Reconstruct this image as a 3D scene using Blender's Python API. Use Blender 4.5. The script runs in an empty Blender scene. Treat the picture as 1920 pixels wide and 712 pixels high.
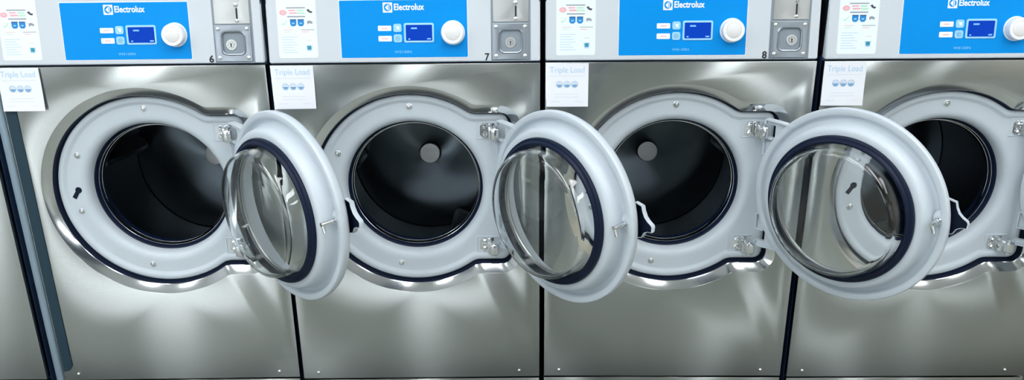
import bpy, bmesh, math
from mathutils import Vector, Matrix
PI = math.pi
C = bpy.context.scene.collection

# ------------------------------------------------------------------ materials
def srgb(r, g, b):
    f = lambda c: (c/255/12.92) if c/255 <= .04045 else ((c/255+.055)/1.055)**2.4
    return (f(r), f(g), f(b), 1)

def mat(name, col, rough=.5, metal=0., spec=.5, noise=0., nscale=40., bump=0., bscale=300., coat=0.):
    m = bpy.data.materials.new(name); m.use_nodes = True
    nt = m.node_tree; b = nt.nodes['Principled BSDF']
    b.inputs['Base Color'].default_value = col
    b.inputs['Roughness'].default_value = rough
    b.inputs['Metallic'].default_value = metal
    b.inputs['Specular IOR Level'].default_value = spec
    b.inputs['Coat Weight'].default_value = coat
    if noise or bump:
        tc = nt.nodes.new('ShaderNodeTexCoord')
        if noise:
            n = nt.nodes.new('ShaderNodeTexNoise'); n.inputs['Scale'].default_value = nscale; n.inputs['Detail'].default_value = 4
            nt.links.new(tc.outputs['Object'], n.inputs['Vector'])
            mr = nt.nodes.new('ShaderNodeMapRange'); mr.inputs[3].default_value = max(rough-noise, .02); mr.inputs[4].default_value = rough+noise
            nt.links.new(n.outputs['Fac'], mr.inputs[0]); nt.links.new(mr.outputs[0], b.inputs['Roughness'])
        if bump:
            n2 = nt.nodes.new('ShaderNodeTexNoise'); n2.inputs['Scale'].default_value = bscale
            nt.links.new(tc.outputs['Object'], n2.inputs['Vector'])
            bp = nt.nodes.new('ShaderNodeBump'); bp.inputs['Strength'].default_value = bump; bp.inputs['Distance'].default_value = .001
            nt.links.new(n2.outputs['Fac'], bp.inputs['Height']); nt.links.new(bp.outputs[0], b.inputs['Normal'])
    return m

def steel(name, col, rough, aniso, grain=True, radial='Z', smudge=.1, rot=0.):
    """brushed stainless steel: horizontal grain, smudges"""
    m = mat(name, col, rough, 1.0)
    nt = m.node_tree; b = nt.nodes['Principled BSDF']
    tc = nt.nodes.new('ShaderNodeTexCoord')
    b.inputs['Anisotropic'].default_value = aniso
    b.inputs['Anisotropic Rotation'].default_value = rot
    tg = nt.nodes.new('ShaderNodeTangent'); tg.direction_type = 'RADIAL'; tg.axis = radial
    nt.links.new(tg.outputs[0], b.inputs['Tangent'])
    n = nt.nodes.new('ShaderNodeTexNoise'); n.inputs['Scale'].default_value = 5; n.inputs['Detail'].default_value = 2
    nt.links.new(tc.outputs['Object'], n.inputs['Vector'])
    mr = nt.nodes.new('ShaderNodeMapRange'); mr.inputs[1].default_value = .0; mr.inputs[2].default_value = 1.
    mr.inputs[3].default_value = rough-smudge; mr.inputs[4].default_value = rough+smudge
    nt.links.new(n.outputs['Fac'], mr.inputs[0]); nt.links.new(mr.outputs[0], b.inputs['Roughness'])
    if grain:
        mp = nt.nodes.new('ShaderNodeMapping'); mp.inputs['Scale'].default_value = (3, 3, 900)
        nt.links.new(tc.outputs['Object'], mp.inputs['Vector'])
        g = nt.nodes.new('ShaderNodeTexNoise'); g.inputs['Scale'].default_value = 1; g.inputs['Detail'].default_value = 3
        nt.links.new(mp.outputs[0], g.inputs['Vector'])
        # slight grain in colour, large wavy unevenness in the sheet
        mx = nt.nodes.new('ShaderNodeMix'); mx.data_type = 'RGBA'
        mx.inputs['A'].default_value = tuple(c*.93 for c in col[:3])+(1,); mx.inputs['B'].default_value = tuple(min(c*1.05, 1) for c in col[:3])+(1,)
        nt.links.new(g.outputs['Fac'], mx.inputs['Factor']); nt.links.new(mx.outputs['Result'], b.inputs['Base Color'])
        w = nt.nodes.new('ShaderNodeTexNoise'); w.inputs['Scale'].default_value = 3.2; w.inputs['Detail'].default_value = 1
        nt.links.new(tc.outputs['Object'], w.inputs['Vector'])
        bp = nt.nodes.new('ShaderNodeBump'); bp.inputs['Strength'].default_value = .03; bp.inputs['Distance'].default_value = .006
        nt.links.new(w.outputs['Fac'], bp.inputs['Height']); nt.links.new(bp.outputs[0], b.inputs['Normal'])
    return m

def drum_material():
    """stainless drum: brushed around the axis, punched with rows of small holes on the cylinder"""
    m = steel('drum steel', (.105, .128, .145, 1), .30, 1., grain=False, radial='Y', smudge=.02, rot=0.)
    nt = m.node_tree; b = nt.nodes['Principled BSDF']
    tc = nt.nodes.new('ShaderNodeTexCoord'); sx = nt.nodes.new('ShaderNodeSeparateXYZ')
    nt.links.new(tc.outputs['Object'], sx.inputs[0])
    def M(op, a, bb=None):
        n = nt.nodes.new('ShaderNodeMath'); n.operation = op
        for i, v in enumerate((a, bb)):
            if v is None: continue
            if isinstance(v, (int, float)): n.inputs[i].default_value = v
            else: nt.links.new(v, n.inputs[i])
        return n.outputs[0]
    ang = M('MULTIPLY', M('ARCTAN2', sx.outputs[2], sx.outputs[0]), 22.)
    u = M('SUBTRACT', M('FRACT', ang), .5); v = M('SUBTRACT', M('FRACT', M('MULTIPLY', sx.outputs[1], 88.)), .5)
    d = M('SQRT', M('ADD', M('MULTIPLY', u, u), M('MULTIPLY', v, v)))
    hole = M('LESS_THAN', d, .2)
    r2 = M('SQRT', M('ADD', M('MULTIPLY', sx.outputs[0], sx.outputs[0]), M('MULTIPLY', sx.outputs[2], sx.outputs[2])))
    hole = M('MULTIPLY', hole, M('GREATER_THAN', r2, .249))
    hole = M('MULTIPLY', hole, M('LESS_THAN', sx.outputs[1], .40))
    mx = nt.nodes.new('ShaderNodeMix'); mx.data_type = 'RGBA'
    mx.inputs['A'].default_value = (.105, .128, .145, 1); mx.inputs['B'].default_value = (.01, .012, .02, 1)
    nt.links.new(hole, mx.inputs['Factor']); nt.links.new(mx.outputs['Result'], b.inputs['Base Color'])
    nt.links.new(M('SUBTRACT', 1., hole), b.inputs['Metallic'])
    return m

def emit(name, col, s):
    m = bpy.data.materials.new(name); m.use_nodes = True; nt = m.node_tree
    b = nt.nodes['Principled BSDF']; b.inputs['Base Color'].default_value = col
    b.inputs['Emission Color'].default_value = col; b.inputs['Emission Strength'].default_value = s
    return m

def glass_mat():
    m = bpy.data.materials.new('door glass'); m.use_nodes = True
    b = m.node_tree.nodes['Principled BSDF']
    b.inputs['Base Color'].default_value = (.96, .985, .985, 1); b.inputs['Roughness'].default_value = .0
    b.inputs['Transmission Weight'].default_value = 1.; b.inputs['IOR'].default_value = 1.47
    return m

def tiles(name, c1, c2, scale, rough):
    m = mat(name, c1, rough); nt = m.node_tree; b = nt.nodes['Principled BSDF']
    tc = nt.nodes.new('ShaderNodeTexCoord')
    br = nt.nodes.new('ShaderNodeTexBrick'); br.offset = 0; br.inputs['Scale'].default_value = scale
    br.inputs['Brick Width'].default_value = 1; br.inputs['Row Height'].default_value = 1; br.inputs['Mortar Size'].default_value = .008
    br.inputs['Color1'].default_value = c1; br.inputs['Color2'].default_value = tuple(x*.93 for x in c1[:3])+(1,); br.inputs['Mortar'].default_value = c2
    nt.links.new(tc.outputs['Object'], br.inputs['Vector']); nt.links.new(br.outputs['Color'], b.inputs['Base Color'])
    return m

STEEL = steel('brushed steel panel', (.45, .472, .46, 1), .245, 1., smudge=.02, rot=.25)
BEZEL = steel('polished steel surround', (.62, .64, .645, 1), .13, .0, grain=False, smudge=.02)
CHROME = mat('chrome', (.72, .74, .76, 1), .16, 1.0, noise=.06)
COINST = mat('coin box steel', (.35, .39, .43, 1), .36, 1.0, noise=.08, nscale=60)
SLOTST = mat('satin steel plate', (.56, .57, .56, 1), .38, 1.0, noise=.06)
GREY = mat('light grey enamel', srgb(196, 206, 214), .38, bump=.05, bscale=500)
FASC = mat('silver grey fascia paint', srgb(198, 206, 213), .42, bump=.04, bscale=600)
BLUE = mat('blue control foil', srgb(0, 140, 222), .45, spec=.12)
NAVY = mat('dark cabinet paint', (.022, .050, .115, 1), .5)
RUBBER = mat('black rubber', (.003, .009, .030, 1), .45, spec=.22)
SEAL = mat('black sealing strip', (.003, .008, .026, 1), .55, spec=.2)
TEAL = mat('dark edge rubber', (.016, .042, .062, 1), .55, spec=.3)  # colour of a dark reflection in the steel front, not a rubber part
FILL = mat('grey painted strip', srgb(138, 158, 172), .4, .3)
WHITE = mat('white print', srgb(240, 245, 250), .5)
WPLAST = mat('white plastic', srgb(232, 234, 236), .35)
KNOBIN = mat('ivory plastic', srgb(222, 222, 222), .4)
LBLUE = mat('pale blue plastic', srgb(150, 208, 244), .4)
SCREEN = emit('blue display screen', (.0, .045, .50, 1), .9); _b = SCREEN.node_tree.nodes['Principled BSDF']; _b.inputs['Base Color'].default_value = (0, .01, .06, 1); _b.inputs['Specular IOR Level'].default_value = .1
SCRTXT = emit('display segments', (.12, .30, .95, 1), .8)
PAPER = mat('white paper', srgb(232, 236, 243), .7)
STICK = mat('glossy sticker paper', srgb(226, 236, 240), .3)
INKG = mat('grey ink', srgb(140, 148, 160), .6)
INKD = mat('dark ink', srgb(60, 66, 80), .6)
INKB = mat('blue ink', srgb(20, 130, 200), .5)
INKN = mat('deep blue ink', srgb(10, 70, 130), .5)
INKT = mat('teal ink', srgb(40, 140, 165), .5)
INKP = mat('pink ink', srgb(232, 165, 180), .5)
INKR = mat('pale red ink', srgb(226, 190, 190), .5)
INKM = mat('mint ink', srgb(178, 222, 196), .5)
INKL = mat('pale blue ink', srgb(172, 206, 232), .6)
INKS = mat('steel blue ink', srgb(116, 164, 204), .6)
BLACK = mat('black decal', (.01, .011, .014, 1), .5)
LGINK = mat('model lettering', srgb(120, 190, 226), .5)
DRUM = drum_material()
HUBST = mat('drum hub steel', (.40, .41, .41, 1), .42, 1.0)
GLASS = glass_mat()

# ------------------------------------------------------------------ mesh helpers
class MB:
    """collects vertices and faces of ONE part"""
    def __init__(s): s.v = []; s.f = []; s.m = []
    def add(s, vs, fs, mi=0, T=None):
        o = len(s.v)
        s.v += [tuple(T(v)) if T else tuple(v) for v in vs]
        s.f += [tuple(i+o for i in f) for f in fs]; s.m += [mi]*len(fs)
        return s
    def bm(s, bm, mi=0, T=None):
        bm.verts.index_update()
        s.add([v.co[:] for v in bm.verts], [[v.index for v in f.verts] for f in bm.faces], mi, T); bm.free(); return s
    def box(s, x0, x1, y0, y1, z0, z1, bev=0., mi=0, T=None, seg=2):
        bm = bmesh.new(); bmesh.ops.create_cube(bm, size=1)
        for v in bm.verts:
            v.co = Vector(((x0+x1)/2+v.co.x*(x1-x0), (y0+y1)/2+v.co.y*(y1-y0), (z0+z1)/2+v.co.z*(z1-z0)))
        if bev: bmesh.ops.bevel(bm, geom=bm.edges[:], offset=bev, segments=seg, affect='EDGES', profile=.5)
        return s.bm(bm, mi, T)
    def lathe(s, prof, cx=0., cz=0., n=96, mi=0, closed=False, T=None):
        """profile of (r, y) revolved about the Y axis through (cx, cz)"""
        vs = []; fs = []; k = len(prof)
        idx = {}
        for i, (r, y) in enumerate(prof):
            if r < 1e-6: idx[i] = [len(vs)]*n; vs.append((cx, y, cz))
            else:
                idx[i] = list(range(len(vs), len(vs)+n))
                vs += [(cx+r*math.cos(2*PI*j/n), y, cz+r*math.sin(2*PI*j/n)) for j in range(n)]
        for i in range(k if closed else k-1):
            a, b = idx[i], idx[(i+1) % k]
            for j in range(n):
                q = [a[j], a[(j+1) % n], b[(j+1) % n], b[j]]; u = []
                for t in q:
                    if t not in u: u.append(t)
                if len(u) > 2: fs.append(u)
        return s.add(vs, fs, mi, T)
    def loft(s, rings, mi=0, T=None, close=True):
        n = len(rings[0]); vs = [p for r in rings for p in r]; fs = []
        for i in range(len(rings)-1):
            for j in range(n if close else n-1):
                fs.append((i*n+j, i*n+(j+1) % n, (i+1)*n+(j+1) % n, (i+1)*n+j))
        return s.add(vs, fs, mi, T)
    def prism(s, poly, y0, y1, mi=0, T=None):
        """polygon of (x, z) pushed from y0 (front) to y1"""
        n = len(poly); vs = [(x, y0, z) for x, z in poly]+[(x, y1, z) for x, z in poly]
        fs = [tuple(range(n)), tuple(range(2*n-1, n-1, -1))]+[(i, n+i, n+(i+1) % n, (i+1) % n) for i in range(n)]
        return s.add(vs, fs, mi, T)
    def tube(s, pts, r, n=12, mi=0, T=None, caps=True):
        pts = [Vector(p) for p in pts]; rs = r if isinstance(r, (list, tuple)) else [r]*len(pts); rings = []
        up = Vector((0, 0, 1))
        for i, p in enumerate(pts):
            t = (pts[min(i+1, len(pts)-1)]-pts[max(i-1, 0)]).normalized()
            a = t.cross(up if abs(t.z) < .9 else Vector((1, 0, 0))).normalized(); b = t.cross(a)
            rings.append([p+rs[i]*(math.cos(2*PI*j/n)*a+math.sin(2*PI*j/n)*b) for j in range(n)])
        s.loft(rings, mi, T)
        if caps:
            s.add(rings[0], [tuple(range(n))], mi, T); s.add(rings[-1], [tuple(range(n-1, -1, -1))], mi, T)
        return s
    def build(s, name, mats, parent=None, smooth=35, origin=None):
        me = bpy.data.meshes.new(name)
        vs = s.v
        if origin: vs = [(v[0]-origin[0], v[1]-origin[1], v[2]-origin[2]) for v in vs]
        me.from_pydata(vs, [], s.f)
        for m in (mats if isinstance(mats, (list, tuple)) else [mats]): me.materials.append(m)
        me.polygons.foreach_set('material_index', s.m)
        bm = bmesh.new(); bm.from_mesh(me)
        bmesh.ops.remove_doubles(bm, verts=bm.verts, dist=1e-6)
        bmesh.ops.recalc_face_normals(bm, faces=bm.faces); bm.to_mesh(me); bm.free()
        if smooth:
            me.polygons.foreach_set('use_smooth', [True]*len(me.polygons)); me.set_sharp_from_angle(angle=math.radians(smooth))
        o = bpy.data.objects.new(name, me); C.objects.link(o)
        if parent: o.parent = parent
        if origin: o.location = origin
        return o

def tag(o, label=None, cat=None, group=None, kind=None):
    if label: o['label'] = label
    if cat: o['category'] = cat
    if group: o['group'] = group
    if kind: o['kind'] = kind
    return o
def empty(name, loc=(0, 0, 0), rz=0):
    o = bpy.data.objects.new(name, None); C.objects.link(o); o.location = loc; o.rotation_euler = (0, 0, rz)
    o.empty_display_size = .1; return o
def copy_tree(o, parent=None):
    c = o.copy(); C.objects.link(c); c.parent = parent
    for ch in list(o.children): copy_tree(ch, c)
    return c
def kid(o, name):
    for c in o.children:
        if c.name.split('.')[0] == name: return c

def rrect(x0, x1, z0, z1, r, n=6):
    p = []
    for cx, cz, a in ((x1-r, z1-r, 0), (x0+r, z1-r, 90), (x0+r, z0+r, 180), (x1-r, z0+r, 270)):
        for i in range(n+1):
            t = math.radians(a+90*i/n); p.append((cx+r*math.cos(t), cz+r*math.sin(t)))
    return p
def circ(cx, cz, r, n=24): return [(cx+r*math.cos(2*PI*i/n), cz+r*math.sin(2*PI*i/n)) for i in range(n)]

def font_geo(text, box, y0=0., thick=.0004, bold=0.):
    """lettering filled into box (x0, x1, z0, z1), facing -Y; returns verts, faces"""
    cu = bpy.data.curves.new('lettering', 'FONT'); cu.body = text; cu.size = 1; cu.extrude = .01; cu.offset = bold
    cu.resolution_u = 3
    ob = bpy.data.objects.new('lettering', cu); C.objects.link(ob)
    dg = bpy.context.evaluated_depsgraph_get(); dg.update()
    me = bpy.data.meshes.new_from_object(ob.evaluated_get(dg))
    vs = [v.co.copy() for v in me.vertices]; fs = [list(p.vertices) for p in me.polygons]
    bpy.data.objects.remove(ob); bpy.data.curves.remove(cu); bpy.data.meshes.remove(me)
    ax, bx = min(v.x for v in vs), max(v.x for v in vs); ay, by = min(v.y for v in vs), max(v.y for v in vs)
    x0, x1, z0, z1 = box
    out = [(x0+(v.x-ax)/(bx-ax)*(x1-x0), y0-(v.z+.01)/.02*thick, z0+(v.y-ay)/(by-ay)*(z1-z0)) for v in vs]
    return out, fs

def filled(outer, holes, y0, y1, bev=0.):
    """flat sheet with holes, outline of (x, z) points, as a mesh geometry"""
    cu = bpy.data.curves.new('sheet', 'CURVE'); cu.dimensions = '2D'; cu.fill_mode = 'BOTH'
    cu.extrude = max((y1-y0)/2-bev, 0); cu.bevel_depth = bev; cu.bevel_resolution = 2; cu.offset = -bev
    for loop in [outer]+holes:
        sp = cu.splines.new('POLY'); sp.points.add(len(loop)-1); sp.use_cyclic_u = True
        for p, (x, z) in zip(sp.points, loop): p.co = (x, z, 0, 1)
    ob = bpy.data.objects.new('sheet', cu); C.objects.link(ob)
    dg = bpy.context.evaluated_depsgraph_get(); dg.update()
    me = bpy.data.meshes.new_from_object(ob.evaluated_get(dg))
    vs = [(v.co.x, (y0+y1)/2-v.co.z, v.co.y) for v in me.vertices]; fs = [list(p.vertices) for p in me.polygons]
    bpy.data.objects.remove(ob); bpy.data.curves.remove(cu); bpy.data.meshes.remove(me)
    return vs, fs

# ------------------------------------------------------------------ washing machine (local x: X-.36, y: into the machine, z: up)
W = .735; XO = -.36
CX, CZ = .371+XO, .751
TILT = math.radians(7.133); ZS = 1.12
def FA(v):
    """flat fascia coordinates (x, y offset, z as measured) -> tilted fascia plane"""
    x, y, z = v; d = (z-ZS)/math.cos(TILT)
    return (x, d*math.sin(TILT)+y*math.cos(TILT), ZS+d*math.cos(TILT)-y*math.sin(TILT))
def FX(v): return FA((v[0]+XO, v[1], v[2]))

NA = 288
def outline(d):
    """door-surround outline shrunk by d: big circle with a squared lobe for the hinges at the right"""
    R = .307-d; rx1, z0, z1, rr = .672+XO-CX-d, .503-CZ+d, 1.002-CZ-d, max(.055-d, .014)
    def inside(px, pz):
        if px < 0: return False
        qx, qz = max(px-(rx1-rr), 0), max(pz-(z1-rr), (z0+rr)-pz, 0)
        return math.hypot(qx, qz) <= rr
    out = []
    for i in range(NA):
        t = 2*PI*i/NA; c, s = math.cos(t), math.sin(t); lo, hi = 0., .45
        if c > .02:
            for _ in range(28):
                m = (lo+hi)/2
                if inside(m*c, m*s): lo = m
                else: hi = m
        k = .010; h = max(k-abs(lo-R), 0); r = max(lo, R)+h*h/(4*k)
        out.append((CX+r*c, CZ+r*s))
    return out
def ring3(d, y): return [(x, y, z) for x, z in outline(d)]
def circle3(r, y): return [(CX+r*math.cos(2*PI*i/NA), y, CZ+r*math.sin(2*PI*i/NA)) for i in range(NA)]
def blend3(d, r, t, y):
    return [((1-t)*a[0]+t*b[0], y, (1-t)*a[1]+t*b[2]) for a, b in zip(outline(d), circle3(r, 0))]

X0, X1 = .0085+XO, .7272+XO           # sides of a machine

def make_washer():
    root = empty('washing_machine')
    # cabinet behind the fronts
    b = MB(); t = .006
    b.box(X0, X0+t, .022, .80, .03, 1.40); b.box(X1-t, X1, .022, .80, .03, 1.40)
    b.box(X0+t, X1-t, .794, .80, .03, 1.40); b.box(X0+t, X1-t, .05, .794, .03, .036); b.box(X0+t, X1-t, .05, .794, 1.394, 1.40)
    b.box(X0+t, X1-t, .024, .06, 1.1165, 1.1230)
    for sx in (X0+.06, X1-.06):
        for sy in (.1, .72): b.lathe([(0, 0), (.022, 0), (.022, .008), (.012, .012), (.012, .03), (0, .03)], 0, 0, 16, T=lambda v, sx=sx, sy=sy: (sx+v[0], sy+v[2], v[1]))
    b.build('cabinet', NAVY, root)
    # steel front with the door hole
    fp = MB(); vs, fs = filled([(X0, .1525), (X1, .1525), (X1, 1.1175), (X0, 1.1175)], [outline(.0)[::-1]], 0, .022, .0008)
    fp.add(vs, fs).build('front_panel', STEEL, root, 30)
    pl = MB().box(X0, X1, 0, .02, .03, .147, .002); pl.build('kick_panel', STEEL, root)
    for x, z in ((.054, .173), (.666, .173)):
        s = MB().lathe([(0, -.0035), (.003, -.003), (.0048, -.0012), (.005, 0)], x+XO, z, 20)
        s.box(x+XO-.003, x+XO+.003, -.0038, -.003, z-.0006, z+.0006)
        s.build('panel_screw', CHROME, root)
    # bright steel surround sloping in to the door ring
    su = MB().loft([ring3(-.001, .004), ring3(.0, .0008), ring3(.0215, .0130), ring3(.0225, .0138), ring3(.0235, .0150), ring3(.0240, .05)])
    su.build('door_surround', BEZEL, root, 10)
    MB().loft([ring3(.0232, .0145), ring3(.0255, .020), ring3(.0270, .033), ring3(.031, .036), ring3(.031, .05)]).build('surround_seal', SEAL, root)
    # grey ring with the loading opening
    g = MB().loft([ring3(.030, .055), ring3(.030, .034), ring3(.0315, .0305), ring3(.034, .029), ring3(.043, .029), ring3(.046, .030), ring3(.052, .0355), ring3(.055, .036),
                   blend3(.055, .222, .5, .036), circle3(.222, .036), circle3(.214, .0365), circle3(.206, .0395), circle3(.200, .045), circle3(.196, .053), circle3(.194, .064), circle3(.194, .085)])
    ring = g.build('door_ring', GREY, root, 40)
    for x, z in ((.3685, .993), (.162, .860), (.144, .692), (.322, .522)):
        s = MB().lathe([(.0085, .0362), (.0085, .0345), (.0075, .0338), (.006, .0338), (.0055, .0345), (.0045, .032), (.003, .0315), (0, .0315)], x+XO, z, 24)
        s.build('ring_screw', CHROME, ring)
    k = MB(); kz, kx = .7565, .1462+XO
    hole = [(kx+.0085*math.cos(a), kz+.0085*math.sin(a)) for a in [math.radians(-80+300*i/20-20) for i in range(21)]]
    # round head with a slanting slot below it
    a = math.radians(-123); dx, dz = math.cos(a), math.sin(a); nx, nz = -dz, dx
    slot = [(kx+nx*.0055, kz+nz*.0055), (kx-nx*.0055, kz-nz*.0055), (kx-nx*.0062+dx*.029, kz-nz*.0062+dz*.029), (kx+nx*.0062+dx*.029, kz+nz*.0062+dz*.029)]
    k.prism(circ(kx, kz, .0092, 20), .0352, .037); k.prism(slot, .0351, .037)
    k.build('latch_keyhole', SEAL, ring)
    # inner rubber lip and thin chrome rims
    MB().lathe([(.1945, .070), (.1915, .068), (.1888, .071), (.1876, .077), (.1855, .080), (.1845, .088), (.1838, .096), (.1838, .115), (.1945, .115)], CX, CZ, 128).build('opening_gasket', RUBBER, root)
    rm = MB()
    for r, y, q in ((.1850, .0805, .0012), (.1815, .0925, .0015)):
        rm.lathe([(r+q*math.cos(2*PI*i/8), y+q*math.sin(2*PI*i/8)) for i in range(8)], CX, CZ, 128, closed=True)
    rm.build('drum_rim', CHROME, root)
    # drum: own origin at the mouth, so that each can stand at its own turn
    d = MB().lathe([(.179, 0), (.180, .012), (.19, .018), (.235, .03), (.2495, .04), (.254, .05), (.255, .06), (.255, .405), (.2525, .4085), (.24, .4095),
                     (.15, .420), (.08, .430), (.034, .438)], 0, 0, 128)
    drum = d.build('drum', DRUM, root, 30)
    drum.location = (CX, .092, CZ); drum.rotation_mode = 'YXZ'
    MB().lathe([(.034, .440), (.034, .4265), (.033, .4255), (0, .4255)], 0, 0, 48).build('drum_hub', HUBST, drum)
    for i in range(3):
        L = MB(); sec = []
        for y, h, w in ((.055, .004, .030), (.09, .045, .030), (.2, .055, .03), (.34, .055, .03), (.385, .045, .034), (.398, .01, .036)):
            rr = .254
            sec.append([(rr, y, -w), (rr-h*.55, y, -w*.62), (rr-h*.92, y, -w*.28), (rr-h, y, 0), (rr-h*.92, y, w*.28), (rr-h*.55, y, w*.62), (rr, y, w)])
        ca, sa = math.cos(i*2*PI/3), math.sin(i*2*PI/3)
        Tn = lambda v: (v[0]*ca-v[2]*sa, v[1], v[0]*sa+v[2]*ca)
        L.loft(sec, T=Tn, close=False); L.build('drum_lifter', DRUM, drum)
    # hinges on the ring
    for up, zc, x0 in ((1, .9235, .5515), (-1, .5790, .5445)):
        h = MB(); x0 += XO
        vs, fs = filled(rrect(x0, x0+.066, zc-.0255, zc+.0255, .003), [rrect(x0+.003, x0+.064, zc-.0225, zc+.0225, .002)[::-1]], .0345, .0375, .0006)
        h.add(vs, fs)
        hi = h.build('hinge', GREY, root)
        br = MB().prism([(x0+.010, zc-.013), (x0+.018, zc-.0205), (x0+.05, zc-.0205), (x0+.05, zc+.0205), (x0+.018, zc+.0205), (x0+.010, zc+.013)], .0335, .037)
        br.box(x0+.034, x0+.044, .006, .036, zc-.019, zc+.019, .002)
        br.build('hinge_bracket', CHROME, hi)
        for bz in (-.011, .011):
            bo = MB().lathe([(0, .026), (.0045, .0265), (.007, .029), (.0075, .034)], x0+.024, zc+bz, 6); bo.lathe([(.0095, .0325), (.0095, .034)], x0+.024, zc+bz, 20)
            bo.build('hinge_bolt', CHROME, hi)
        # knuckle wrapped round the pin
        kn = MB().box(x0+.040, x0+.064, -.012, .012, zc-.0165, zc+.0165, .004, seg=3)
        kn.tube([(x0+.052, 0, zc-.023), (x0+.052, 0, zc+.023)], .0055, 16)
        kn.build('hinge_knuckle', CHROME, hi)
    # ---------------- sloping fascia with the controls
    f = MB(); zt = 1.395
    prof = [FA((0, 0, 1.1230)), FA((0, 0, zt)), (0, .09, FA((0, 0, zt))[2]+.01), (0, .09, 1.1230)]
    bm = bmesh.new(); va = [bm.verts.new((X0, p[1], p[2])) for p in prof]; vb = [bm.verts.new((X1, p[1], p[2])) for p in prof]
    bm.faces.new(va); bm.faces.new(vb[::-1])
    for i in range(4): bm.faces.new((va[i], vb[i], vb[(i+1) % 4], va[(i+1) % 4]))
    bmesh.ops.bevel(bm, geom=bm.edges[:], offset=.0025, segments=2, affect='EDGES'); f.bm(bm)
    f.build('fascia', FASC, root)
    cp = MB(); cp.prism(rrect(.2015, .5355, 1.1355, 1.2825, .002), -.0012, .0003, T=FX)
    panel = cp.build('control_panel', BLUE, root)
    tr = MB(); tr.prism(rrect(.1995, .5375, 1.1335, 1.2845, .003), -.0006, .0003, T=FX); tr.build('panel_trim', WPLAST, panel)
    # brand emblem and wordmark
    lg = MB()
    lz, lx, hw = 1.2640, .3278, .0122
    vs, fs = filled(rrect(lx-hw, lx+hw, lz-.0128, lz+.0128, .001), [circ(lx, lz, .0098, 40)[::-1]], -.0017, -.0010); lg.add(vs, fs, 0, FX)
    # inside the ring: a half sphere, a quarter-like wedge and a fine bar
    lg.prism([(lx+.0015, lz+.0085), (lx-.0065, lz), (lx+.0015, lz-.0085)], -.0017, -.0010, 0, FX)
    lg.prism([(lx+.0035, lz-.0080), (lx+.0052, lz-.0070), (lx+.0052, lz+.0070), (lx+.0035, lz+.0080)], -.0017, -.0010, 0, FX)
    lg.build('emblem', WHITE, panel, 0)
    vs, fs = font_geo('Electrolux', (.3445, .4235, 1.2568, 1.2735), -.0011, .0005, .022); MB().add(vs, fs, 0, FX).build('wordmark', WHITE, panel, 0)
    vs, fs = font_geo('W5130N', (.342, .3865, 1.1468, 1.1532), -.0011, .0003, .01); MB().add(vs, fs, 0, FX).build('model_lettering', LGINK, panel, 0)
    for z0, z1, dx in ((1.2043, 1.2177, 0), (1.1775, 1.1915, .0003)):
        s = MB().prism(rrect(.3005+dx, .3355+dx, z0, z1, .002), -.0017, -.001, 0, FX)
        zc = (z0+z1)/2
        s.prism([(.310+dx, zc-.0016), (.326+dx, zc-.0016), (.326+dx, zc+.0016), (.310+dx, zc+.0016)], -.0019, -.001, 1, FX)
        s.build('label_strip', [WHITE, INKR], panel, 0)
    for z0, z1, kind in ((1.2015, 1.2222, 0), (1.1748, 1.1952, 1)):
        s = MB().prism(rrect(.3412, .3625, z0, z1, .005), -.003, -.001, 0, FX); zc, xc = (z0+z1)/2, .3518
        if kind == 0: s.prism([(xc-.0035, zc+.004), (xc+.005, zc+.004), (xc+.0045, zc-.0045), (xc-.001, zc-.0045), (xc-.001, zc+.001), (xc-.0035, zc+.001)], -.0034, -.002, 1, FX)
        else:
            vs, fs = filled(circ(xc, zc, .0058, 24), [circ(xc, zc, .0042, 24)[::-1]], -.0034, -.0028); s.add(vs, fs, 2, FX)
            s.prism([(xc-.002, zc-.003), (xc+.0025, zc), (xc-.002, zc+.003)], -.0034, -.002, 2, FX)
        s.build('button', [LBLUE, WHITE, INKS], panel, 0)
    ds = MB(); vs, fs = filled(rrect(.3685, .4475, 1.1738, 1.2240, .005), [rrect(.3735, .4428, 1.1785, 1.2190, .002)[::-1]], -.003, -.001, .0005); ds.add(vs, fs, 0, FX)
    ds.prism(rrect(.372, .444, 1.1775, 1.2200, .002), -.0016, -.001, 1, FX)
    for a0, a1, b0, b1 in ((.3875, .4030, 1.2085, 1.2125), (.3795, .3845, 1.1815, 1.1845), (.4290, .4390, 1.1815, 1.1850)):
        ds.prism([(a0, b0), (a1, b0), (a1, b1), (a0, b1)], -.0019, -.001, 2, FX)
    ds.build('display', [LBLUE, SCREEN, SCRTXT], panel, 30)
    kb = MB(); TK = lambda v: FX((v[0], v[1], v[2]))
    kx, kz = .4975, 1.1985
    kb.lathe([(.0315, -.001), (.0315, -.003), (.0290, -.004), (.0288, -.022), (.0280, -.0245), (.0265, -.0255), (.0205, -.0255), (.0195, -.0245)], kx, kz, 48, 0, T=TK)
    kb.lathe([(.0195, -.0245), (.0188, -.0258), (.017, -.0268), (0, -.0275)], kx, kz, 48, 1, T=TK)
    kb.build('dial', [WPLAST, KNOBIN], panel, 30)
    # ---------------- coin meter
    cm = MB().prism(rrect(.5975, .7020, 1.1230, 1.330, .002), -.0008, .0003, T=FX)
    coin = cm.build('coin_meter', mat('dark recess paint', srgb(128, 140, 150), .5) if 'dark recess paint' not in bpy.data.materials else bpy.data.materials['dark recess paint'], root)
    u = MB(); vs, fs = filled([(.6035, 1.2250), (.6965, 1.2250), (.6965, 1.328), (.6035, 1.328)], [rrect(.6610, .6655, 1.2365, 1.2655, .002)[::-1]], -.0024, -.0006, .0005); u.add(vs, fs, 0, FX)
    u.prism(rrect(.6600, .6665, 1.2355, 1.2665, .002), -.0011, -.0007, 1, FX)
    up_ = u.build('coin_slot_plate', [SLOTST, BLACK], coin)
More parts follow.
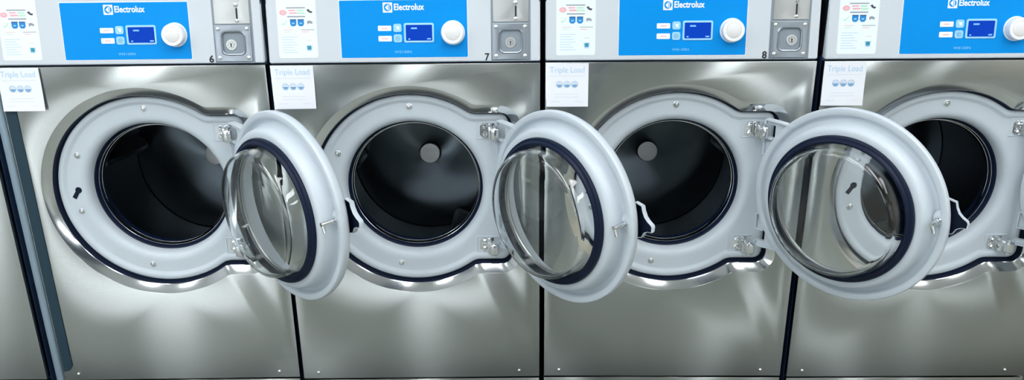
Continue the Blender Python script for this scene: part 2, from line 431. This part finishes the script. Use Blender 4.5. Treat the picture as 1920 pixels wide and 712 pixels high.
    nb = MB().lathe([(.0062, -.002), (.0058, -.004), (.0035, -.0055), (0, -.006)], .6625, 1.2735, 20, T=FX); nb.build('coin_slot_stud', CHROME, coin)
    nb = MB().lathe([(.0052, -.002), (.0048, -.0038), (.003, -.005), (0, -.0052)], .6630, 1.2325, 20, T=FX)
    nb.box(.655, .671, -.0034, -.002, 1.2318, 1.2332, .0004, T=FX); nb.build('coin_slot_stud', CHROME, coin)
    lw = MB(); vs, fs = filled(rrect(.6005, .6965, 1.1275, 1.2215, .002), [rrect(.6215, .6775, 1.1480, 1.2030, .012)[::-1]], -.0034, -.0006, .0009); lw.add(vs, fs, 0, FX)
    inner, outer = rrect(.6255, .6735, 1.152, 1.199, .010), rrect(.6210, .6780, 1.1475, 1.2035, .0125)
    lw.loft([[(x, -.0034, z) for x, z in rrect(.6165, .6825, 1.143, 1.208, .015)], [(x, -.0062, z) for x, z in rrect(.6190, .6800, 1.1455, 1.2055, .014)], [(x, -.0052, z) for x, z in outer], [(x, .020, z) for x, z in inner]], 0, FX)
    lw.prism(inner, .0195, .0210, 0, FX)
    low = lw.build('lock_plate', COINST, coin)
    for x in (.6105, .6870):
        for z in (1.2120, 1.1370):
            MB().lathe([(.0055, -.0030), (.0050, -.0052), (.003, -.0066), (0, -.007)], x, z, 20, T=FX).build('rivet', CHROME, coin)
    lk = MB(); lx, lz = .6485, 1.172
    lk.lathe([(.0160, .0200), (.0150, -.0015), (.0138, -.0028), (.0088, -.0028), (.0082, -.0018), (.0078, -.0018), (.0072, -.0032), (0, -.0034)], lx, lz, 32, 0, T=FX)
    lk.prism(circ(lx, lz+.0018, .0022, 12), -.0042, -.003, 1, FX); lk.prism([(lx-.0011, lz+.001), (lx+.0011, lz+.001), (lx+.0015, lz-.0055), (lx-.0015, lz-.0055)], -.0042, -.003, 1, FX)
    lk.build('lock_cylinder', [SLOTST, BLACK], coin)
    # instruction sticker
    st = MB().prism(rrect(.0365, .1395, 1.1365, 1.300, .006), -.0006, .0003, 0, FX)
    def bar(x0, x1, z0, z1, mi, y=-.0008): st.prism([(x0, z0), (x1, z0), (x1, z1), (x0, z1)], y, -.0002, mi, FX)
    bar(.062, .112, 1.2640, 1.2668, 1); bar(.064, .111, 1.2415, 1.2445, 1)
    bar(.068, .086, 1.2570, 1.2605, 4); bar(.070, .090, 1.2500, 1.2540, 4); bar(.090, .108, 1.2565, 1.2605, 5); bar(.091, .111, 1.2495, 1.2535, 5)
    st.prism([(.0535+.0095*math.cos(2*PI*i/24), 1.2535+.0068*math.sin(2*PI*i/24)) for i in range(24)], -.0008, -.0002, 4, FX)
    st.prism([(.0535+.0060*math.cos(2*PI*i/24), 1.2535+.0042*math.sin(2*PI*i/24)) for i in range(24)], -.0010, -.0002, 6, FX)
    st.prism([(.115, 1.2600), (.121, 1.2625), (.124, 1.2575), (.131, 1.2560), (.128, 1.2515), (.121, 1.2535)], -.0008, -.0002, 2, FX)
    for x in (.0705, .0905):
        st.prism([(x, 1.2345), (x+.0165, 1.2345), (x+.0165, 1.2235), (x+.0125, 1.2185), (x+.004, 1.2185), (x, 1.2235)], -.0009, -.0002, 3, FX)
        bar(x, x+.0165, 1.2338, 1.2362, 7, -.0011); bar(x+.005, x+.0115, 1.2245, 1.2275, 8, -.0011)
    st.prism([(.050, 1.2270), (.053, 1.2240), (.062, 1.2340), (.063, 1.2320), (.053, 1.2200), (.048, 1.2255)], -.0008, -.0002, 5, FX)
    st.prism([(.115, 1.2310), (.122, 1.2330), (.130, 1.2290), (.128, 1.2240), (.121, 1.2265), (.116, 1.2225)], -.0008, -.0002, 1, FX)
    bar(.052, .077, 1.2085, 1.2100, 6); bar(.098, .133, 1.2085, 1.2100, 1); bar(.053, .070, 1.2035, 1.2048, 5); bar(.100, .118, 1.2030, 1.2045, 4)
    for i in range(7): bar(.046, .088-(i % 3)*.006, 1.1505+i*.0066, 1.1518+i*.0066, 9)
    bar(.110, .125, 1.1810, 1.1822, 6)
    st.prism([(.1085, 1.1690), (.1255, 1.1690), (.1225, 1.1545), (.1115, 1.1545)], -.0008, -.0002, 9, FX); bar(.1120, .1220, 1.1580, 1.1680, 10, -.0011)
    st.build('instruction_sticker', [STICK, INKG, INKD, INKB, INKP, INKM, INKR, INKN, LBLUE, INKL, INKT], root, 0)
    # ---------------- door, own origin on the hinge line; local x runs from hinge to latch, -y is the inner side
    door = make_door(); door.parent = root
    return root

DA, DR = .239, .2566
def make_door():
    p = MB()
    p.lathe([(.172, -.036), (.196, -.036), (.205, -.0355), (.211, -.033), (.215, -.027), (.218, -.012), (.2195, -.001), (.2225, .006), (.227, .0085), (.233, .0075), (.2365, .003), (.2385, -.003), (.2405, -.0045), (.2505, -.0050),
             (.2540, -.0042), (.2560, -.0015), (.2566, .003), (.2560, .012), (.252, .020), (.244, .026), (.226, .030), (.210, .029), (.203, .022), (.192, -.016), (.184, -.026), (.172, -.029)], DA, 0, 160, closed=True)
    door = p.build('door', GREY, None, 40)
    door.location = (.6146+XO, .0011, .7737)
    # arms to the hinge pins
    for s in (1, -1):
        a = MB()
        edge = [(-.006, .088), (-.006, .134), (.022, .134), (.022, .170), (-.006, .172), (-.006, .186), (.030, .184), (.078, .180)]
        rimp = [(DA-.2545*math.cos(t), .2545*math.sin(t)) for t in [math.radians(43-i*23/8) for i in range(9)]]
        poly = [(x, s*z) for x, z in edge+rimp]
        a.prism(poly, .004, .016)
        def strip(q, w=.0035):
            for (xa, za), (xb, zb) in zip(q, q[1:]):
                dx, dz = xb-xa, zb-za; L = math.hypot(dx, dz); nx, nz = -dz/L*w/2, dx/L*w/2
                a.prism([(xa+nx, s*(za+nz)), (xb+nx, s*(zb+nz)), (xb-nx, s*(zb-nz)), (xa-nx, s*(za-nz))], -.006, .012)
        strip([(-.0045, .088), (-.0045, .134), (.020, .134)]); strip([(-.0045, .172), (-.0045, .185), (.030, .183), (.074, .179)]); strip([(-.006, .0885), (.004, .0885)])
        a.build('hinge_arm', GREY, door, 30)
    # rubber gasket with two lips
    MB().lathe([(.186, -.034), (.1935, -.036), (.1945, -.040), (.1930, -.0445), (.1895, -.0465), (.1870, -.0465), (.1855, -.0490), (.1830, -.0520), (.1790, -.0530), (.1755, -.0510), (.174, -.047), (.174, -.034)],
               DA, 0, 160, closed=True).build('door_gasket', RUBBER, door)
    # thick glass bowl
    o = [(.1735, -.030), (.1735, -.048), (.1715, -.062), (.1690, -.076), (.1672, -.083), (.1640, -.0888), (.1595, -.0925), (.154, -.0942), (.12, -.0952), (.06, -.0957), (0, -.0960)]
    i = [(0, -.0910), (.06, -.0908), (.12, -.0903), (.151, -.0895), (.1560, -.0880), (.1598, -.0852), (.1622, -.0805), (.1636, -.0745), (.1660, -.061), (.1682, -.048), (.1682, -.030)]
    MB().lathe(o+i, DA, 0, 160, closed=False).lathe([(.1735, -.030), (.1682, -.030)], DA, 0, 160).build('glass_bowl', GLASS, door, 60)
    # steel ring that clamps the glass from behind
    MB().lathe([(.1725, -.034), (.1700, -.031), (.1680, -.027), (.1690, -.022), (.178, -.021), (.183, -.025)], DA, 0, 128).build('glass_clamp_ring', SLOTST, door)
    # latch: base plate with a slotted cut, shaft and T-shaped bolt
    u, z = DA+.2325, .030
    MB().prism([(u+.013*math.cos(t), z+.019*math.sin(t)+.004) for t in [2*PI*i/28 for i in range(28)]], -.0035, .003).build('latch_plate', GREY, door)
    lb = MB().lathe([(.0095, -.003), (.009, -.0075), (.006, -.0085)], u-.001, z-.002, 24)
    lb.tube([(u-.001, -.004, z-.002), (u-.001, -.034, z-.002)], .0052, 16); lb.tube([(u-.001, -.034, z-.002), (u-.001, -.046, z-.002)], [.0056, .005], 16)
    lb.tube([(u-.001, -.041, z-.002), (u+.004, -.0415, z-.0125), (u+.007, -.042, z-.0225)], [.0048, .0045, .0040], 12)
    lb.build('latch_bolt', CHROME, door)
    MB().lathe([(.0032, -.0036), (.0030, -.0042), (0, -.0044)], u+.0055, z+.0175, 14).build('latch_hole', SEAL, door)
    # cupped pull handle on the outer side, hollow towards the machine
    hb = MB(); hu = DA+.236
    pro = [(hu, .078), (hu+.019, .074), (hu+.023, .060), (hu+.030, .047), (hu+.040, .038), (hu+.052, .031), (hu+.0545, .026), (hu+.0535, .014), (hu+.040, .012), (hu+.030, .006), (hu+.023, -.008), (hu, -.014)]
    n = len(pro); cxp, czp = hu+.012, .024
    ins = [(x+(cxp-x)*.055, zz+(czp-zz)*.055) for x, zz in pro]
    y0, y1 = .024, .038
    hb.loft([[(x, y0, zz) for x, zz in ins], [(x, y0, zz) for x, zz in pro], [(x, y1-.006, zz) for x, zz in pro], [(x+(cxp-x)*.06, y1, zz+(czp-zz)*.06) for x, zz in pro]], 0)
    hb.add([(x+(cxp-x)*.06, y1, zz+(czp-zz)*.06) for x, zz in pro], [tuple(range(n))], 0)
    hb.loft([[(x, y0, zz) for x, zz in ins], [(x, y1-.004, zz) for x, zz in ins]], 1); hb.add([(x, y1-.004, zz) for x, zz in ins], [tuple(range(n))], 1)
    hb.build('door_handle', [GREY, SEAL], door, 50)
    return door

# camera calibration of the row: small shifts of each machine
PLACE = [(.0016, .0015, .0151, 136.1, 168), (.0001, .0011, .0092, 130.5, -63), (-.0019, .0034, -.0103, 133.7, 14), (.0002, -.006, -.0024, 134, 60)]
LABELS = ['stainless front-loading washer marked 6, first of the row, black edge strip at its left',
          'stainless front-loading washer marked 7 with its round glass door swung open',
          'stainless front-loading washer marked 8, its open door turned most towards the viewer',
          'stainless washer cut off by the right picture edge, no number in view']
proto = make_washer(); machines = []
for k, (dx, dy, ya, phi, spin) in enumerate(PLACE):
    m = proto if k == 0 else copy_tree(proto)
    m.location = (k*W+.36+dx, dy, 0); m.rotation_euler = (0, 0, ya)
    tag(m, LABELS[k], 'washing machine', 'front-loading washers in the row')
    kid(m, 'door').rotation_euler = (0, 0, math.radians(phi+180))
    dr = kid(m, 'drum'); dr.rotation_euler = (-.10, math.radians(-spin), 0)
    machines.append(m)
for k, (dx_, dz_) in {0: (-.006, -.001), 2: (.007, .001)}.items():      # locks sit differently in their recesses
    for q in kid(machines[k], 'coin_meter').children:
        if q.name.startswith('lock_cylinder'): q.location = FA((dx_, 0, ZS+dz_))[0], 0, dz_
for k, ch in ((0, '6'), (1, '7'), (2, '8')):
    vs, fs = font_geo(ch, (.5805, .5930, 1.1250, 1.1445), -.0002, .0005, .03)
    MB().add(vs, fs, 0, FX).build('number_decal', BLACK, machines[k], 0)
# dark reflection along the first machine's left edge, modelled as a coloured strip
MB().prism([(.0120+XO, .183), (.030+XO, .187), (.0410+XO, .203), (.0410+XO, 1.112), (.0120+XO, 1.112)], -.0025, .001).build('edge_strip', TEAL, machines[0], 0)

# ------------------------------------------------------------------ price notices hanging from the seam
def make_notice():
    n = MB(); nx, nz = 8, 10
    w, h = .1120, .1165
    def P(u, v, off=0.):
        return (u*w, -.0005-.006*(1-v)**2-off-.0012*math.sin(PI*u)*(1-v), v*h-h)
    for off, flip in ((0, 0), (-.0005, 1)):
        vs = [P(i/nx, j/nz, off) for j in range(nz+1) for i in range(nx+1)]
        fs = [(j*(nx+1)+i, j*(nx+1)+i+1, (j+1)*(nx+1)+i+1, (j+1)*(nx+1)+i) for j in range(nz) for i in range(nx)]
        n.add(vs, fs, 0)
    def on(v):                       # print lies on the sheet
        u, t = v[0]/w, 1+v[2]/h
        q = P(u, t); return (q[0], q[1]-.0003+v[1], q[2])
    vs, fs = font_geo('Triple Load', (.009, .101, -.0300, -.0095), 0, .0002, -.004); n.add(vs, fs, 1, on)
    n.prism([(.008, -.0345), (.102, -.0345), (.102, -.0337), (.008, -.0337)], -.0002, 0, 3, on)
    for i in range(3):
        cx, cz, r = .0345+i*.0205, -.0565, .0088
        ring_o, ring_i = circ(cx, cz, r, 28), circ(cx, cz, r-.0011, 28)
        n.loft([[(x, -.0002, z) for x, z in ring_o], [(x, -.0002, z) for x, z in ring_i]], 2, on)
        n.prism([(cx+(r-.002)*math.cos(t), cz+(r-.002)*math.sin(t)-.0003) for t in [PI+PI*j/14 for j in range(15)]], -.0002, 0, 2, on)
        n.prism([(cx-.0045, cz+.003), (cx, cz+.0015), (cx+.0045, cz+.003), (cx+.004, cz+.0042), (cx-.004, cz+.0042)], -.0002, 0, 1, on)
    for z, a, b in ((-.083, .022, .086), (-.091, .022, .086), (-.103, .012, .098)):
        n.prism([(a, z), (b, z), (b, z+.0009), (a, z+.0009)], -.0002, 0, 3, on)
    return n.build('price_notice', [PAPER, INKL, INKS, mat('faint grey ink', srgb(206, 210, 220), .7)], None, 0)
NOTE = [(.0135, 1.1175, 0.), (.0110, 1.1170, -.004), (.0112, 1.1158, .0), (.0085, 1.1165, .004)]
NLAB = ['white triple load paper notice partly outside the left picture edge', 'white triple load paper notice hanging on the washer marked 7',
        'white triple load paper notice hanging on the washer marked 8', 'rightmost white triple load paper notice, on the washer with no number in view']
pn = make_notice()
for k, (x, z, tl) in enumerate(NOTE):
    o = pn if k == 0 else copy_tree(pn)
    mm = machines[k]; ya = PLACE[k][2]; lx = x+XO
    ly = -.0035 if k == 0 else -.001
    o.location = (mm.location.x+lx*math.cos(ya)-ly*math.sin(ya), mm.location.y+lx*math.sin(ya)+ly*math.cos(ya), z)
    o.rotation_euler = (0, tl, ya); tag(o, NLAB[k], 'notice', 'price notices on the washers')

# ------------------------------------------------------------------ neighbour on the left and the strip in the gap
nb = empty('steel_cabinet', (-.047, 0, 0)); tag(nb, 'brushed steel machine front cut off by the left picture edge', 'cabinet')
MB().box(-.74, 0, .0, .022, .1525, 1.1165, .002).build('front_panel', STEEL, nb)
MB().box(-.74, 0, .0, .02, .03, .147, .002).build('kick_panel', STEEL, nb)
MB().box(-.74, 0, .024, .80, .0, 1.39, .004).build('cabinet_body', NAVY, nb)
MB().box(-.74, 0, .0, .022, 1.1230, 1.39, .002).build('fascia', FASC, nb)
fs_ = MB().loft([[(-.0215+.0125-.0125*math.cos(PI*i/10), .012-.012*math.sin(PI*i/10)**.6 if 0 < i < 10 else .012, z) for i in range(11)]+[(.0035, .05, z), (-.0215, .05, z)] for z in (0.0, 1.112)])
fs_.add([fs_.v[i] for i in range(13)], [tuple(range(13))]); fs_.add([fs_.v[13+i] for i in range(13)], [tuple(range(13))])
tag(fs_.build('filler_strip', FILL, None, 40), 'narrow grey strip standing in the gap left of the washer marked 6', 'strip')

# ------------------------------------------------------------------ the room
FLOOR = tiles('floor tiles', srgb(150, 154, 146), srgb(112, 115, 110), 2.2, .35)
WALL = mat('white wall paint', srgb(214, 218, 220), .7, bump=.05, bscale=200)
CEIL = mat('ceiling board', srgb(226, 228, 228), .8)
DARKW = mat('dark window frame', srgb(40, 48, 58), .5)
XA, XB, YA, YB, ZC = -3.2, 6.2, -6.0, 1.0, 2.9
def struct(name, mb, m): return tag(mb.build(name, m, None, 0), None, None, None, 'structure')
struct('floor', MB().box(XA, XB, YA, YB, -.05, 0), FLOOR)
struct('trim_1', MB().box(XA, XB, -.25, YB, 0, .018), mat('dark plinth tiles', srgb(34, 42, 46), .5))  # unseen dark plinth, added to darken what the upper door surrounds reflect
struct('ceiling', MB().box(XA, XB, YA, YB, ZC, ZC+.05), CEIL)
struct('wall_back', MB().box(XA, XB, YB, YB+.05, 0, ZC), WALL)
struct('wall_left', MB().box(XA-.05, XA, YA, YB, 0, ZC), WALL)
struct('wall_right', MB().box(XB, XB+.05, YA, YB, 0, ZC), mat('cream wall paint', srgb(232, 222, 202), .7))
WIN = [(-2.5, -1.5), (.30, .85), (3.62, 4.12), (5.3, 5.65)]
fw = MB(); xs = XA
for a, b in WIN: fw.box(xs, a, YA-.05, YA, 0, ZC); fw.box(a, b, YA-.05, YA, 0, .3); fw.box(a, b, YA-.05, YA, 2.3, ZC); xs = b
fw.box(xs, XB, YA-.05, YA, 0, ZC); struct('wall_front', fw, WALL)
for i, (a, b) in enumerate(WIN):
    w = MB(); n = max(2, round((b-a)/1.0))
    for j in range(n+1): x = a+(b-a)*j/n; w.box(max(x-.03, a), min(x+.03, b), YA-.06, YA+.01, .3, 2.3)
    w.box(a, b, YA-.06, YA+.01, .3, .36); w.box(a, b, YA-.06, YA+.01, 2.24, 2.3)
    struct('window_%d' % (i+1), w, DARKW)
# ceiling lights: long fluorescent fittings
LAMP = emit('lamp diffuser', (.97, .985, 1, 1), 8.)
LAMPS = [(-1.9, -1.75), (-.3, -1.75), (1.3, -1.75), (2.9, -1.75), (4.5, -1.75)]
cl = empty('ceiling_light', (0, 0, ZC)); fr = MB()
fr.box(-.30, .30, -1.3, 1.3, -.03, 0, .004); fr.build('lamp_housing', WPLAST, cl)
MB().box(-.27, .27, -1.27, 1.27, -.045, -.028, .006).build('lamp_diffuser', LAMP, cl)
NAMES = ['farthest left', 'second from the left', 'the middle one', 'second from the right', 'farthest right']
for k, (x, y) in enumerate(LAMPS):
    o = cl if k == 0 else copy_tree(cl); o.location = (x, y, ZC)
    tag(o, 'long white ceiling light fitting, %s, outside the photo' % NAMES[k], 'ceiling light', 'ceiling light fittings')

struct('wall_middle', MB().box(1.16, 1.58, -2.85, -2.5, 0, ZC), mat('dark column paint', srgb(52, 66, 76), .6))  # unseen column, added to give the steel fronts a dark reflection

# ------------------------------------------------------------------ daylight, camera
wd = bpy.data.worlds.new('daylight'); bpy.context.scene.world = wd; wd.use_nodes = True
bgn = wd.node_tree.nodes['Background']; bgn.inputs[0].default_value = (.90, .95, 1, 1); bgn.inputs[1].default_value = 8.

f, pitch, yaw, roll = 1541.009, .34932, -.00705, -.00926
cp_, sp_, cy_, sy_ = math.cos(pitch), math.sin(pitch), math.cos(yaw), math.sin(yaw)
fwd = Vector((sy_*cp_, cy_*cp_, -sp_)); right = Vector((cy_, -sy_, 0)); upv = right.cross(fwd)
c_, s_ = math.cos(roll), math.sin(roll)
r2 = c_*right+s_*upv; u2 = -s_*right+c_*upv
cam = bpy.data.cameras.new('camera'); co = bpy.data.objects.new('camera', cam); C.objects.link(co)
cam.sensor_width = 36; cam.lens = f/1920*36; cam.clip_start = .05
M = Matrix((r2, u2, -fwd)).transposed().to_4x4(); M.translation = Vector((1.39946, -2.16439, 1.54892)); co.matrix_world = M
sc = bpy.context.scene; sc.camera = co
sc.view_settings.view_transform = 'Standard'; sc.view_settings.look = 'None'
sc.view_settings.exposure = .15; sc.view_settings.gamma = 1; sc.view_settings.use_curve_mapping = False
